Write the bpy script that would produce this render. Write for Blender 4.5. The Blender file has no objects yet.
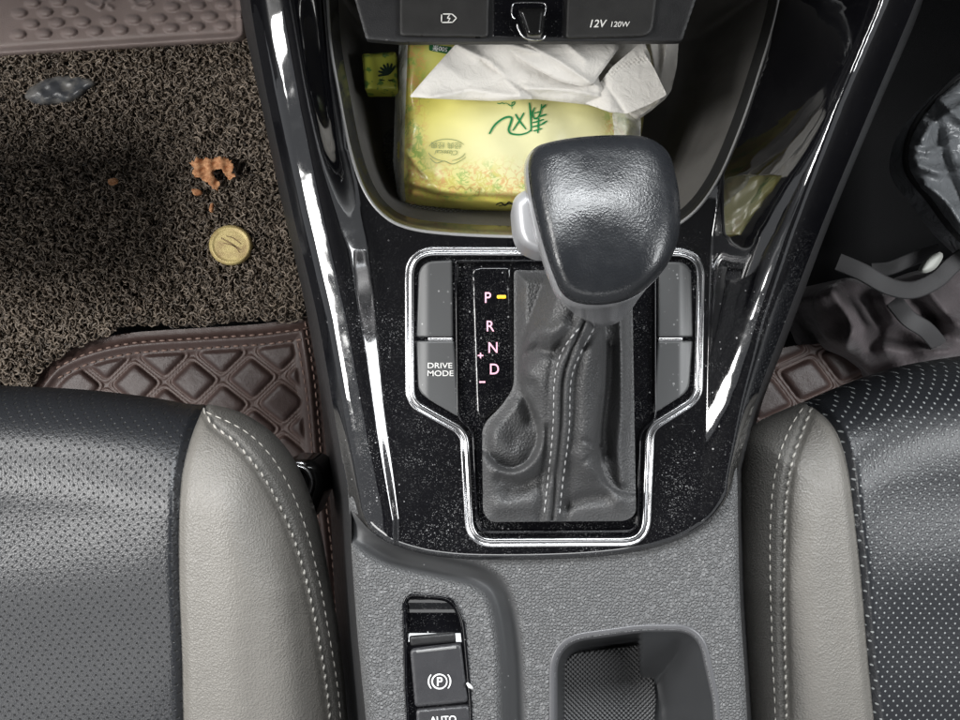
import bpy, math, random
import numpy as np
from mathutils.geometry import delaunay_2d_cdt
from mathutils import Vector
random.seed(7); rng = np.random.default_rng(7)
S = bpy.context.scene
COL = S.collection
CZ, F, SC = .43, 753.0, None

# ------------------------------------------------------------------ helpers
def P(u, v, z):
    d = (CZ - z) / F
    return ((u - 480) * d, (360 - v) * d, z)
def PA(U, V, Z):
    U, V, Z = np.broadcast_arrays(np.asarray(U, float), np.asarray(V, float), np.asarray(Z, float))
    d = (CZ - Z) / F
    return np.stack([(U - 480) * d, (360 - V) * d, Z], -1)
def sm(t):
    t = np.clip(t, 0, 1); return t * t * (3 - 2 * t)
def roll(d, r):
    """1 at the rim (d=0) falling to 0 at d>=r along a quarter round"""
    q = 1 - np.clip(np.asarray(d, float) / r, 0, 1)
    return 1 - np.sqrt(np.maximum(1 - q * q, 0))
def seg_dist(U, V, pts, closed=False):
    a = np.asarray(pts, float); b = np.roll(a, -1, 0)
    if not closed: a, b = a[:-1], b[:-1]
    U = np.asarray(U, float); V = np.asarray(V, float)
    best = np.full(U.shape, 1e9)
    for (ax, ay), (bx, by) in zip(a, b):
        dx, dy = bx - ax, by - ay; L = dx * dx + dy * dy + 1e-12
        t = np.clip(((U - ax) * dx + (V - ay) * dy) / L, 0, 1)
        best = np.minimum(best, (U - ax - t * dx) ** 2 + (V - ay - t * dy) ** 2)
    return np.sqrt(best)
def inside(U, V, pts):
    a = np.asarray(pts, float); b = np.roll(a, -1, 0)
    c = np.zeros(np.shape(U), bool)
    for (ax, ay), (bx, by) in zip(a, b):
        if ay == by: continue
        c ^= ((ay > V) != (by > V)) & (U < (bx - ax) * (V - ay) / (by - ay) + ax)
    return c
def spline(pts, step=4, closed=False):
    p = np.asarray(pts, float); n = len(p); out = []
    rngi = range(n if closed else n - 1)
    for i in rngi:
        if closed: p0, p1, p2, p3 = p[i - 1], p[i], p[(i + 1) % n], p[(i + 2) % n]
        else: p0, p1, p2, p3 = p[max(i - 1, 0)], p[i], p[i + 1], p[min(i + 2, n - 1)]
        m = max(1, int(np.linalg.norm((p2 - p1)[:2]) / step))
        for k in range(m):
            t = k / m
            out.append(.5 * ((2 * p1) + (-p0 + p2) * t + (2 * p0 - 5 * p1 + 4 * p2 - p3) * t * t + (-p0 + 3 * p1 - 3 * p2 + p3) * t ** 3))
    if not closed: out.append(p[-1])
    return np.array(out)
def rounded(pts, r, step=2.5):
    """closed polygon with corner radius r (number or one per corner)"""
    p = np.asarray(pts, float); n = len(p); out = []
    rs = r if hasattr(r, '__len__') else [r] * n
    for i in range(n):
        a, b, c = p[i - 1], p[i], p[(i + 1) % n]
        e1, e2 = a - b, c - b; l1, l2 = np.linalg.norm(e1), np.linalg.norm(e2); e1 /= l1; e2 /= l2
        k = min(rs[i], l1 * .48, l2 * .48)
        s, e = b + e1 * k, b + e2 * k
        m = max(2, int(k * 1.6 / step) + 2)
        for j in range(m + 1):
            t = j / m; out.append((1 - t) ** 2 * s + 2 * t * (1 - t) * b + t * t * e)
    return resample(np.array(out), step)
def resample(p, step):
    out = []
    n = len(p)
    for i in range(n):
        a, b = p[i], p[(i + 1) % n]; L = np.linalg.norm(b - a)
        if L < 1e-6: continue
        m = max(1, int(L / step))
        for k in range(m): out.append(a + (b - a) * k / m)
    return np.array(out)
def offset(p, d):
    """shift closed outline by d px along its outward normal"""
    p = np.asarray(p, float); t = np.roll(p, -1, 0) - np.roll(p, 1, 0)
    nrm = np.stack([t[:, 1], -t[:, 0]], 1); nrm /= np.linalg.norm(nrm, axis=1)[:, None] + 1e-9
    area = np.sum(p[:, 0] * np.roll(p[:, 1], -1) - np.roll(p[:, 0], -1) * p[:, 1])
    return p + nrm * d * (1 if area > 0 else -1)

def mesh_obj(name, verts, faces, mat, parent=None, smooth=True, attrs=None, mats=None):
    me = bpy.data.meshes.new(name)
    off = np.array(parent_world(parent)) if parent is not None else np.zeros(3)
    v = np.asarray(verts, float) - off
    me.from_pydata(v.tolist(), [], faces if isinstance(faces, list) else faces.tolist())
    me.update()
    if smooth: me.polygons.foreach_set('use_smooth', [True] * len(me.polygons))
    me.materials.append(mat)
    if attrs:
        for k, a in attrs.items():
            at = me.attributes.new(k, 'FLOAT', 'POINT'); at.data.foreach_set('value', np.asarray(a, np.float32))
    o = bpy.data.objects.new(name, me); COL.objects.link(o)
    if parent is not None: o.parent = parent
    return o
def parent_world(p):
    v = Vector((0, 0, 0))
    while p is not None:
        v += p.location; p = p.parent
    return v
def thing(name, label, cat, loc, group=None):
    o = bpy.data.objects.new(name, None); COL.objects.link(o); o.location = loc; o.empty_display_size = .02
    o['label'] = label; o['category'] = cat
    if group: o['group'] = group
    return o
def tag(o, label, cat, group=None):
    o['label'] = label; o['category'] = cat
    if group: o['group'] = group
    return o

def field(name, outer, zfn, mat, parent=None, holes=(), step=3, skirt=0, attrs=None, ro=True, smooth=True, shift=(0, 0, 0)):
    """a surface over an outline, height from zfn; skirt drops its rim straight down"""
    outer = resample(np.asarray(outer, float), step) if ro else np.asarray(outer, float)
    holes = [resample(np.asarray(h, float), step) if ro else np.asarray(h, float) for h in holes]
    lo, hi = outer.min(0), outer.max(0)
    gx, gy = np.meshgrid(np.arange(lo[0] + step * .5, hi[0], step), np.arange(lo[1] + step * .5, hi[1], step * .87))
    gx = gx + (np.arange(gx.shape[0]) % 2)[:, None] * step * .5
    gx, gy = gx.ravel(), gy.ravel()
    k = inside(gx, gy, outer)
    for h in holes: k &= ~inside(gx, gy, h)
    gx, gy = gx[k], gy[k]
    k = seg_dist(gx, gy, outer, True) > step * .45
    for h in holes: k &= seg_dist(gx, gy, h, True) > step * .45
    gx, gy = gx[k], gy[k]
    pts = [Vector((float(a), float(b))) for a, b in outer]; edges = [(i, (i + 1) % len(outer)) for i in range(len(outer))]
    for h in holes:
        s = len(pts); pts += [Vector((float(a), float(b))) for a, b in h]
        edges += [(s + i, s + (i + 1) % len(h)) for i in range(len(h))]
    pts += [Vector((float(a), float(b))) for a, b in zip(gx, gy)]
    v2, e2, f2, *_ = delaunay_2d_cdt(pts, edges, [], 0, 1e-5)
    V2 = np.array([(q.x, q.y) for q in v2]); f = np.array([t for t in f2 if len(t) == 3])
    c = V2[f].mean(1)
    k = inside(c[:, 0], c[:, 1], outer)
    for h in holes: k &= ~inside(c[:, 0], c[:, 1], h)
    f = f[k]
    W = PA(V2[:, 0], V2[:, 1], zfn(V2[:, 0], V2[:, 1]))
    a, b, c3 = V2[f[:, 0]], V2[f[:, 1]], V2[f[:, 2]]
    nz = -((b[:, 0] - a[:, 0]) * (c3[:, 1] - a[:, 1]) - (b[:, 1] - a[:, 1]) * (c3[:, 0] - a[:, 0]))
    k = np.abs(nz) > 1e-7; f = f[k]; nz = nz[k]
    f[nz < 0] = f[nz < 0][:, ::-1]
    faces = f.tolist(); at = {k2: fn(V2[:, 0], V2[:, 1]) for k2, fn in (attrs or {}).items()}
    if skirt:
        from collections import Counter
        ed = Counter()
        for t in faces:
            for i in range(3): ed[(t[i], t[(i + 1) % 3])] += 1
        bnd = [e for e in ed if (e[1], e[0]) not in ed]
        idx = {}; extra = []
        for e in bnd:
            for q in e:
                if q not in idx: idx[q] = len(W) + len(extra); extra.append(W[q] - (0, 0, skirt) + np.array(shift))
        if extra:
            W = np.vstack([W, np.array(extra)])
            keys = list(idx.keys())
            at = {k2: np.concatenate([v_, v_[keys]]) for k2, v_ in at.items()}
        faces += [[e[1], e[0], idx[e[0]], idx[e[1]]] for e in bnd]
    o = mesh_obj(name, W, faces, mat, parent, smooth, at)
    if skirt:
        me = o.data
        bs = {(min(a_, b_), max(a_, b_)) for a_, b_ in bnd}
        ev = np.empty(len(me.edges) * 2, np.int32); me.edges.foreach_get('vertices', ev); ev = ev.reshape(-1, 2)
        sh = me.attributes.get('sharp_edge') or me.attributes.new('sharp_edge', 'BOOLEAN', 'EDGE')
        sh.data.foreach_set('value', [(min(a_, b_), max(a_, b_)) in bs for a_, b_ in ev.tolist()])
    return o
def pad(name, outline, z0, r, h, mat, parent=None, skirt=.004, step=2, extra=None):
    ol = np.asarray(outline, float); step = min(step, max(.8, r * .42))
    def zf(U, V):
        z = z0 - h * roll(seg_dist(U, V, ol, True), r)
        return z + (extra(U, V) if extra else 0)
    return field(name, ol, zf, mat, parent, step=step, skirt=skirt)
def rings(name, R, mat, parent=None, cap=False, smooth=True):
    """R: list of equally long world-point loops, skinned together"""
    n = len(R[0]); v = np.vstack(R); f = []
    for i in range(len(R) - 1):
        for j in range(n):
            k = (j + 1) % n; f.append([i * n + j, i * n + k, (i + 1) * n + k, (i + 1) * n + j])
    if cap: f.append(list(range((len(R) - 1) * n, len(R) * n)))
    return mesh_obj(name, v, f, mat, parent, smooth)
def trim(name, path, prof, z0, mat, parent=None, closed=True, zfn=None):
    """sweep a profile [(offset px, height)] along a px path"""
    p = np.asarray(path, float)
    if closed: t = np.roll(p, -1, 0) - np.roll(p, 1, 0)
    else:
        t = np.gradient(p, axis=0)
    nrm = np.stack([t[:, 1], -t[:, 0]], 1); nrm /= np.linalg.norm(nrm, axis=1)[:, None] + 1e-9
    if closed:
        ar = np.sum(p[:, 0] * np.roll(p[:, 1], -1) - np.roll(p[:, 0], -1) * p[:, 1])
        if ar < 0: nrm = -nrm
    n, m = len(p), len(prof); W = []
    zb = zfn(p[:, 0], p[:, 1]) if zfn else np.full(n, z0)
    for (o_, h) in prof:
        q = p + nrm * o_; W.append(PA(q[:, 0], q[:, 1], zb + h))
    v = np.vstack(W); f = []
    for i in range(m - 1):
        for j in range(n if closed else n - 1):
            k = (j + 1) % n; f.append([i * n + j, (i + 1) * n + j, (i + 1) * n + k, i * n + k])
    f = np.array(f); a, b, c = v[f[:, 0]], v[f[:, 1]], v[f[:, 3]]
    if np.cross(b - a, c - a)[:, 2].sum() < 0: f = f[:, ::-1]
    return mesh_obj(name, v, f.tolist(), mat, parent)
def tube(name, W, r, mat, parent=None, closed=False, sides=8):
    W = np.asarray(W, float); n = len(W)
    t = (np.roll(W, -1, 0) - np.roll(W, 1, 0)) if closed else np.gradient(W, axis=0)
    t /= np.linalg.norm(t, axis=1)[:, None] + 1e-12
    a = np.cross(t, (0, 0, 1.)); bad = np.linalg.norm(a, axis=1) < 1e-3; a[bad] = (1, 0, 0); a /= np.linalg.norm(a, axis=1)[:, None]
    b = np.cross(t, a); v = []; f = []
    rr = r if hasattr(r, '__len__') else [r] * n
    for i in range(n):
        for s in range(sides):
            th = 2 * math.pi * s / sides; v.append(W[i] + rr[i] * (math.cos(th) * a[i] + math.sin(th) * b[i]))
    for i in range(n if closed else n - 1):
        k = (i + 1) % n
        for s in range(sides):
            q = (s + 1) % sides; f.append([i * sides + s, i * sides + q, k * sides + q, k * sides + s])
    if not closed: f.append(list(range(sides))[::-1]); f.append([(n - 1) * sides + s for s in range(sides)])
    return mesh_obj(name, v, f, mat, parent)
def stitches(name, path, zfn, mat, parent, length=7, gap=3.5, w=1.1, lift=.0006, slant=0.0):
    """little raised thread capsules along a px path"""
    p = spline(path, 1.0); d = np.concatenate([[0], np.cumsum(np.linalg.norm(np.diff(p, axis=0), axis=1))])
    V, Fc = [], []; s = 0
    while s + length < d[-1]:
        ts = np.linspace(s, s + length * random.uniform(.9, 1.05), 6)
        x = np.interp(ts, d, p[:, 0]); y = np.interp(ts, d, p[:, 1])
        tx, ty = x[-1] - x[0], y[-1] - y[0]; L = math.hypot(tx, ty) or 1; nx, ny = -ty / L, tx / L
        off = np.linspace(-slant, slant, 6) + random.uniform(-.15, .15)
        x = x + nx * off; y = y + ny * off
        z = zfn(x, y) + lift * np.sin(np.linspace(.25, math.pi - .25, 6))
        ww = w * np.sqrt(np.sin(np.linspace(.3, math.pi - .3, 6)))
        c = PA(x, y, z); base = len(V)
        for i in range(6):
            px = ww[i] * (CZ - z[i]) / F
            for sdx in range(6):
                th = 2 * math.pi * sdx / 6
                V.append(c[i] + np.array((nx * math.cos(th) * px, -ny * math.cos(th) * px, math.sin(th) * px * .8)))
        for i in range(5):
            for q in range(6):
                r_ = (q + 1) % 6; Fc.append([base + i * 6 + q, base + i * 6 + r_, base + (i + 1) * 6 + r_, base + (i + 1) * 6 + q])
        Fc.append([base + q for q in range(6)]); Fc.append([base + 30 + q for q in range(6)])
        s += length + gap
    return mesh_obj(name, V, Fc, mat, parent)
def text(name, body, u, v, z, hpx, mat, parent, rot=0, sx=1., zfn=None, shear=0., bold=0., spacing=1., thick=.00012):
    c = bpy.data.curves.new(name, 'FONT'); c.body = body; c.align_x = 'CENTER'; c.align_y = 'CENTER'
    c.resolution_u = 6; c.offset = bold; c.space_character = spacing; c.shear = shear; c.space_line = .8
    o = bpy.data.objects.new(name, c); COL.objects.link(o)
    dg = bpy.context.evaluated_depsgraph_get(); me = bpy.data.meshes.new_from_object(o.evaluated_get(dg), depsgraph=dg)
    bpy.data.objects.remove(o); bpy.data.curves.remove(c)
    co = np.array([q.co[:] for q in me.vertices])[:, :2]
    fc = [list(q.vertices) for q in me.polygons]; bpy.data.meshes.remove(me)
    co = co - (co.max(0) + co.min(0)) / 2
    co[:, 0] *= sx; co *= hpx / .69
    a = math.radians(rot); U = u + co[:, 0] * math.cos(a) + co[:, 1] * math.sin(a); V = v + co[:, 0] * math.sin(a) - co[:, 1] * math.cos(a)
    Z = (zfn(U, V) if zfn else z) + thick
    return mesh_obj(name, PA(U, V, Z), fc, mat, parent, False)
def strokes(name, paths, w, zfn, mat, parent, lift=.0003):
    V, Fc = [], []
    for pth in paths:
        ww = w
        if isinstance(pth, tuple): pth, ww = pth
        p = spline(pth, 1.2); t = np.gradient(p, axis=0); n = np.stack([-t[:, 1], t[:, 0]], 1); n /= np.linalg.norm(n, axis=1)[:, None] + 1e-9
        k = len(p); tw = ww * (.45 + .55 * np.sin(np.linspace(.5, math.pi - .3, k)))[:, None] / 2
        A, B = p + n * tw, p - n * tw; b0 = len(V)
        V += PA(A[:, 0], A[:, 1], zfn(A[:, 0], A[:, 1]) + lift).tolist() + PA(B[:, 0], B[:, 1], zfn(B[:, 0], B[:, 1]) + lift).tolist()
        for i in range(k - 1): Fc.append([b0 + i, b0 + k + i, b0 + k + i + 1, b0 + i + 1])
    return mesh_obj(name, V, Fc, mat, parent, False)

# ------------------------------------------------------------------ materials
class M:
    def __init__(s, name, base=(.1, .1, .1), rough=.5, metal=0, ior=1.5, coat=0, coat_rough=.05, spec=.5, sheen=0):
        s.m = bpy.data.materials.new(name); s.m.use_nodes = True; s.t = s.m.node_tree; s.n = s.t.nodes
        s.b = s.n['Principled BSDF']; i = s.b.inputs
        s.set(base); i['Roughness'].default_value = rough; i['Metallic'].default_value = metal; i['IOR'].default_value = ior
        i['Coat Weight'].default_value = coat; i['Coat Roughness'].default_value = coat_rough; i['Specular IOR Level'].default_value = spec
        i['Sheen Weight'].default_value = sheen
        s.co = s.new('ShaderNodeTexCoord').outputs['Object']; s.last = None
    def set(s, c): s.b.inputs['Base Color'].default_value = (*c, 1)
    def new(s, t, **kw):
        q = s.n.new(t)
        for k, v in kw.items(): setattr(q, k, v)
        return q
    def link(s, a, b): s.t.links.new(a, b)
    def math(s, op, a, b=None, clamp=False):
        q = s.new('ShaderNodeMath', operation=op, use_clamp=clamp)
        for i, x in enumerate((a, b)):
            if x is None: continue
            if isinstance(x, (int, float)): q.inputs[i].default_value = x
            else: s.link(x, q.inputs[i])
        return q.outputs[0]
    def rng(s, x, a, b, c=0., d=1.):
        q = s.new('ShaderNodeMapRange'); s.link(x, q.inputs[0])
        for i, k in enumerate((a, b, c, d)): q.inputs[i + 1].default_value = k
        return q.outputs[0]
    def mapping(s, rot=(0, 0, 0), scale=(1, 1, 1), co=None):
        q = s.new('ShaderNodeMapping'); s.link(co or s.co, q.inputs[0]); q.inputs['Rotation'].default_value = rot; q.inputs['Scale'].default_value = scale
        return q.outputs[0]
    def noise(s, scale, detail=3, rough=.5, co=None, dist=0):
        q = s.new('ShaderNodeTexNoise'); s.link(co or s.co, q.inputs['Vector']); q.inputs['Scale'].default_value = scale
        q.inputs['Detail'].default_value = detail; q.inputs['Roughness'].default_value = rough; q.inputs['Distortion'].default_value = dist
        return q.outputs['Fac']
    def voro(s, scale, feature='F1', rand=1, dim='3D', co=None, out='Distance', smooth=None):
        q = s.new('ShaderNodeTexVoronoi', feature=feature, voronoi_dimensions=dim); s.link(co or s.co, q.inputs['Vector'])
        q.inputs['Scale'].default_value = scale; q.inputs['Randomness'].default_value = rand
        if smooth is not None: q.inputs['Smoothness'].default_value = smooth
        return q.outputs[out], q
    def warp(s, scale, amt):
        q = s.new('ShaderNodeTexNoise'); s.link(s.co, q.inputs['Vector']); q.inputs['Scale'].default_value = scale
        a = s.new('ShaderNodeVectorMath', operation='SCALE'); s.link(q.outputs['Color'], a.inputs[0]); a.inputs['Scale'].default_value = amt
        b = s.new('ShaderNodeVectorMath', operation='ADD'); s.link(a.outputs[0], b.inputs[0]); s.link(s.co, b.inputs[1]); return b.outputs[0]
    def mix(s, fac, a, b):
        q = s.new('ShaderNodeMix', data_type='RGBA')
        if isinstance(fac, (int, float)): q.inputs[0].default_value = fac
        else: s.link(fac, q.inputs[0])
        for i, x in ((6, a), (7, b)):
            if isinstance(x, tuple): q.inputs[i].default_value = (*x, 1)
            else: s.link(x, q.inputs[i])
        return q.outputs[2]
    def mixf(s, fac, a, b):
        q = s.new('ShaderNodeMix', data_type='FLOAT'); s.link(fac, q.inputs[0])
        for i, x in ((2, a), (3, b)):
            if isinstance(x, (int, float)): q.inputs[i].default_value = x
            else: s.link(x, q.inputs[i])
        return q.outputs[0]
    def bump(s, h, dist, strength=1.):
        q = s.new('ShaderNodeBump'); s.link(h, q.inputs['Height']); q.inputs['Distance'].default_value = dist; q.inputs['Strength'].default_value = strength
        if s.last is not None: s.link(s.last, q.inputs['Normal'])
        s.last = q.outputs[0]; s.link(s.last, s.b.inputs['Normal']); return s
    def color(s, x): s.link(x, s.b.inputs['Base Color'])
    def rough(s, x): s.link(x, s.b.inputs['Roughness'])
    def attr(s, name):
        q = s.new('ShaderNodeAttribute'); q.attribute_name = name; return q.outputs['Fac']
def specks(m, scale, size, keep):
    """random small dots: 1 on a speck"""
    d, q = m.voro(scale)
    r = m.new('ShaderNodeSeparateColor'); m.link(q.outputs['Color'], r.inputs[0])
    near = m.rng(m.math('MULTIPLY', d, m.math('ADD', m.math('MULTIPLY', r.outputs[1], .8), .6)), size, size * .6, 0, 1)
    return m.math('MULTIPLY', near, m.math('GREATER_THAN', r.outputs[0], 1 - keep))

def gloss(name, base=(.003, .003, .004), dust=.5, ior=1.5, rough=.045, masked=False):
    m = M(name, base, rough, ior=ior)
    d1 = specks(m, 900, .30, .45 * dust); d2 = specks(m, 1900, .34, .6 * dust); d3 = specks(m, 320, .13, .3 * dust)
    patch = m.rng(m.noise(28, 4, .6), .45, .72, .10, .9)
    mk = m.attr('dusty') if masked else 1.0
    d = m.math('MAXIMUM', m.math('MULTIPLY', m.math('MAXIMUM', d1, d2), patch), d3, True)
    film = m.math('MULTIPLY', m.rng(m.noise(45, 5, .7), .5, .85, 0, .018 * dust), 1)
    sc1 = m.rng(m.noise(1, 3, .6, co=m.mapping((0, 0, .5), (26, 1100, 26))), .70, .74); sc2 = m.rng(m.noise(1, 3, .6, co=m.mapping((0, 0, -1.1), (30, 1000, 30))), .72, .75)
    film = m.math('ADD', film, m.math('MULTIPLY', m.math('MAXIMUM', sc1, sc2), .10 * dust))
    d = m.math('MULTIPLY', m.math('ADD', m.math('MULTIPLY', d, .6), film, True), mk)
    if masked: m.bump(m.noise(38, 2, .4), .0009, .45)
    m.color(m.mix(d, base, (.36, .36, .36)))
    m.rough(m.math('ADD', m.mixf(d, rough, .8), m.math('MULTIPLY', m.rng(m.noise(60, 4, .65), .5, .8), .12)))
    return m.m
def leather(name, base, rough=.45, grain=1400, amt=.00025, var=.08, wr=.0006, coat=0):
    m = M(name, base, rough, coat=coat, coat_rough=.35)
    w = m.warp(500, .0012)
    d, _ = m.voro(grain, 'F1', 1, co=w)
    m.bump(m.math('ADD', d, m.math('MULTIPLY', m.noise(grain * 2.5, 3), .5)), amt, .7)
    m.bump(m.noise(70, 5, .6), wr, .5)
    n = m.noise(25, 4); m.color(m.mix(m.rng(n, .3, .7, 0, 1), tuple(c * (1 - var) for c in base), tuple(min(1, c * (1 + var)) for c in base)))
    m.rough(m.rng(m.noise(120, 4, .6), .3, .7, rough - .06, rough + .08))
    return m.m
def perforated(name, hole, rot=45, scale=205, base=(.013, .014, .0165), rough=.36):
    m = M(name, base, rough)
    co = m.mapping((0, 0, math.radians(rot)))
    d, _ = m.voro(scale, 'F1', 0, '2D', co=co)
    h = m.rng(d, .125, .165, 0, 1)
    g, _ = m.voro(800, 'F1', 1, co=m.warp(500, .0012))
    m.bump(m.noise(60, 4, .6), .0008, .5)
    m.bump(g, .00020, .7)
    m.bump(m.rng(d, .11, .20, 0, 1), .0004, .8)
    m.color(m.mix(h, hole, base)); m.rough(m.mixf(h, .8, rough))
    return m.m

GLOSS = gloss('piano_black', dust=.8)
GLOSS_DECK = gloss('piano_black_panel', dust=.62, ior=2.1, masked=True)
GLOSS_WING = gloss('piano_black_clean', dust=.35, ior=1.7, rough=.03)
GLOSS_CLEAN = gloss('gloss_black_plastic', dust=.25)
CHROME = M('satin_chrome', (.58, .58, .59), .24, 1); CHROME.bump(CHROME.noise(300, 3), .0001, .3); CHROME = CHROME.m
SILVER = M('silver_plastic', (.38, .38, .39), .24, .55).m
BTN = M('button_grey', (.066, .067, .068), .42); _d = specks(BTN, 420, .22, .35); _p = BTN.math('MULTIPLY', _d, BTN.rng(BTN.noise(60, 3), .5, .65)); BTN.color(BTN.mix(_p, (.066, .067, .068), (.3, .3, .3))); BTN.bump(BTN.noise(2500, 2), .00005, .4); BTN = BTN.m
WHITE = M('white_print', (.8, .8, .8), .5).m
PINK = M('gear_letter', (.85, .45, .56), .4); PINK.b.inputs['Emission Color'].default_value = (1, .45, .62, 1); PINK.b.inputs['Emission Strength'].default_value = .35; PINK = PINK.m
AMBER = M('amber_lamp', (.9, .5, .02), .4); AMBER.b.inputs['Emission Color'].default_value = (1, .6, .03, 1); AMBER.b.inputs['Emission Strength'].default_value = 1.2; AMBER = AMBER.m
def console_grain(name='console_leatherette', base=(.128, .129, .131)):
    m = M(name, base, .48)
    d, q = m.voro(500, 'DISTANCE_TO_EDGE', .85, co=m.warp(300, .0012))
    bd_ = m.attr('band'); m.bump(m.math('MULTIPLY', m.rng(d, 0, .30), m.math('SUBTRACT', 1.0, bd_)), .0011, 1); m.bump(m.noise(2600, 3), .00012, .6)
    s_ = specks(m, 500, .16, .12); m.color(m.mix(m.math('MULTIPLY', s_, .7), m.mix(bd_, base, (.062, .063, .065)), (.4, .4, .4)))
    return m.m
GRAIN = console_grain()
BLACKP = leather('black_plastic', (.013, .013, .014), .5, 1600, .00012, .05, .0002)
PANEL = leather('charcoal_panel', (.015, .0145, .014), .55, 2200, .00008, .05, .0001)
LINER = leather('bay_liner', (.10, .096, .09), .55, 2000, .00012, .1, .0002)
KNOB = leather('knob_leather', (.012, .013, .015), .28, 1000, .00013, .1, .0010, coat=.15)
KNOB.node_tree.nodes['Principled BSDF'].inputs['Coat Roughness'].default_value = .2
GAITER = leather('gaiter_leather', (.056, .056, .057), .36, 800, .0006, .06, .0010)
LIGHTL = leather('light_grey_leather', (.158, .149, .135), .38, 760, .00055, .04, .0014)
DARKL = leather('dark_grey_leather', (.135, .129, .119), .46, 750, .0008, .05, .0006)
THREAD = M('pale_thread', (.46, .44, .40), .7).m
THREAD_D = M('grey_thread', (.42, .42, .42), .7).m
PERF = perforated('perforated_black_leather', (.004, .004, .004), 38, 222)
PERF_R = perforated('perforated_black_leather_pale_holes', (.22, .23, .23), 49, 222)
RUBBER = M('ribbed_rubber', (.10, .10, .102), .5)
_d, _ = RUBBER.voro(470, 'F1', 0, '2D', co=RUBBER.mapping((0, 0, math.radians(45)))); RUBBER.bump(RUBBER.rng(_d, .1, .6, 1, 0), .0012, 1); RUBBER = RUBBER.m
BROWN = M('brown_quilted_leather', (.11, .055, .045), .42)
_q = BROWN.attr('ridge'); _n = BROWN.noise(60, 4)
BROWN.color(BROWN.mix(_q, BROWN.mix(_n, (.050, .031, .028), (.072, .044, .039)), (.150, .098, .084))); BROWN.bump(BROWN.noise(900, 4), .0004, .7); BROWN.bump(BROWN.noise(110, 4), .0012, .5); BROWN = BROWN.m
BROWN_THREAD = M('brown_thread', (.30, .20, .165), .7).m
HEEL = leather('rose_brown_rubber', (.27, .212, .195), .42, 900, .0003, .1, .0008)
COIL = M('coil_fibre', (.2, .18, .16), .45); _a = COIL.attr('shade'); COIL.color(COIL.mix(_a, (.036, .028, .022), (.37, .30, .235))); COIL = COIL.m
MATBACK = M('coil_backing', (.012, .011, .01), .9).m
CARPET = M('black_carpet', (.010, .010, .011), .95); CARPET.bump(CARPET.noise(1500, 3), .001, 1); CARPET = CARPET.m
BRASS = M('worn_brass', (.70, .56, .25), .5, .15); BRASS.bump(BRASS.noise(400, 4), .0004, .6); BRASS.color(BRASS.mix(BRASS.rng(BRASS.noise(90, 4), .45, .7), (.72, .58, .25), (.50, .36, .16))); BRASS = BRASS.m
BLACKM = M('black_enamel', (.008, .008, .008), .12).m
FABRIC = M('black_bag_fabric', (.12, .10, .105), .62, sheen=.3); FABRIC.bump(FABRIC.noise(1800, 2), .0003, .6); FABRIC.bump(FABRIC.noise(45, 4, .6), .004, .8); FABRIC = FABRIC.m
STRAP = M('webbing', (.08, .078, .08), .6); STRAP.bump(STRAP.noise(1400, 2), .0004, .8); STRAP = STRAP.m

# ------------------------------------------------------------------ setting
fl = mesh_obj('floor', [(-1.6, -1.2, -.46), (1.6, -1.2, -.46), (1.6, 1.6, -.46), (-1.6, 1.6, -.46)], [[0, 1, 2, 3]], CARPET, None, False); fl['kind'] = 'structure'

# ------------------------------------------------------------------ key outlines (px)
OL = [(247, -30), (253, 20), (270, 110), (292, 210), (318, 320), (337, 430), (350, 500)]
OR_ = [(738, 470), (753, 410), (782, 330), (822, 225), (870, 110), (908, 20), (928, -30)]
BOT = [(362, 522), (383, 540), (415, 552), (450, 558), (500, 560), (580, 558), (640, 551), (685, 537), (712, 518), (730, 492)]
DECK = np.array(OL + BOT + OR_)
DECK = np.vstack([spline(OL + BOT + OR_, 3)])
BAY = [(326, -30), (330, 40), (338, 90), (350, 150), (364, 190), (383, 215), (408, 228), (450, 234), (520, 237), (600, 237), (655, 233), (690, 216), (718, 180), (742, 125), (762, 65), (775, 20), (785, -30)]
BAYS = spline(BAY, 3)
FRAME = [(410, 252), (701, 253), (697, 398), (649, 428), (645, 541), (471, 542), (465, 432), (411, 402)]
FRAMEC = rounded(FRAME, [26, 26, 12, 12, 22, 22, 12, 12], 3)
CL_ = [(247, -30), (262, 0), (300, 120), (335, 260), (364, 400), (384, 500), (400, 540)]     # left wing crest
CL_ = [(281, -30), (290, 20), (306, 110), (328, 215), (352, 320), (372, 430), (392, 520)]
CR_ = [(892, -30), (878, 10), (836, 110), (790, 235), (762, 320), (742, 400), (726, 480)]
IL_ = [(326, -30), (336, 80), (350, 150), (372, 205), (386, 250), (392, 400), (400, 520)]
IR_ = [(785, -30), (765, 60), (744, 122), (722, 175), (712, 235), (706, 400), (700, 500)]
def xat(line, V):
    a = np.array(line); return np.interp(V, a[:, 1], a[:, 0])
ORs = OR_[::-1]
def zbay(U, V): return -.045 * sm((225 - V) / 250) * (.22 + .78 * sm((np.asarray(U, float) - 400) / 220))
_t = np.linspace(0, 1, 200); _g = .30 * sm(_t / .22) + 1.6 * sm((_t - .46) / .45); _gi = np.concatenate([[0], np.cumsum((_g[1:] + _g[:-1]) / 2 * (_t[1] - _t[0]))])
def G_INT(t): return np.interp(t, _t, _gi)
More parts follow.
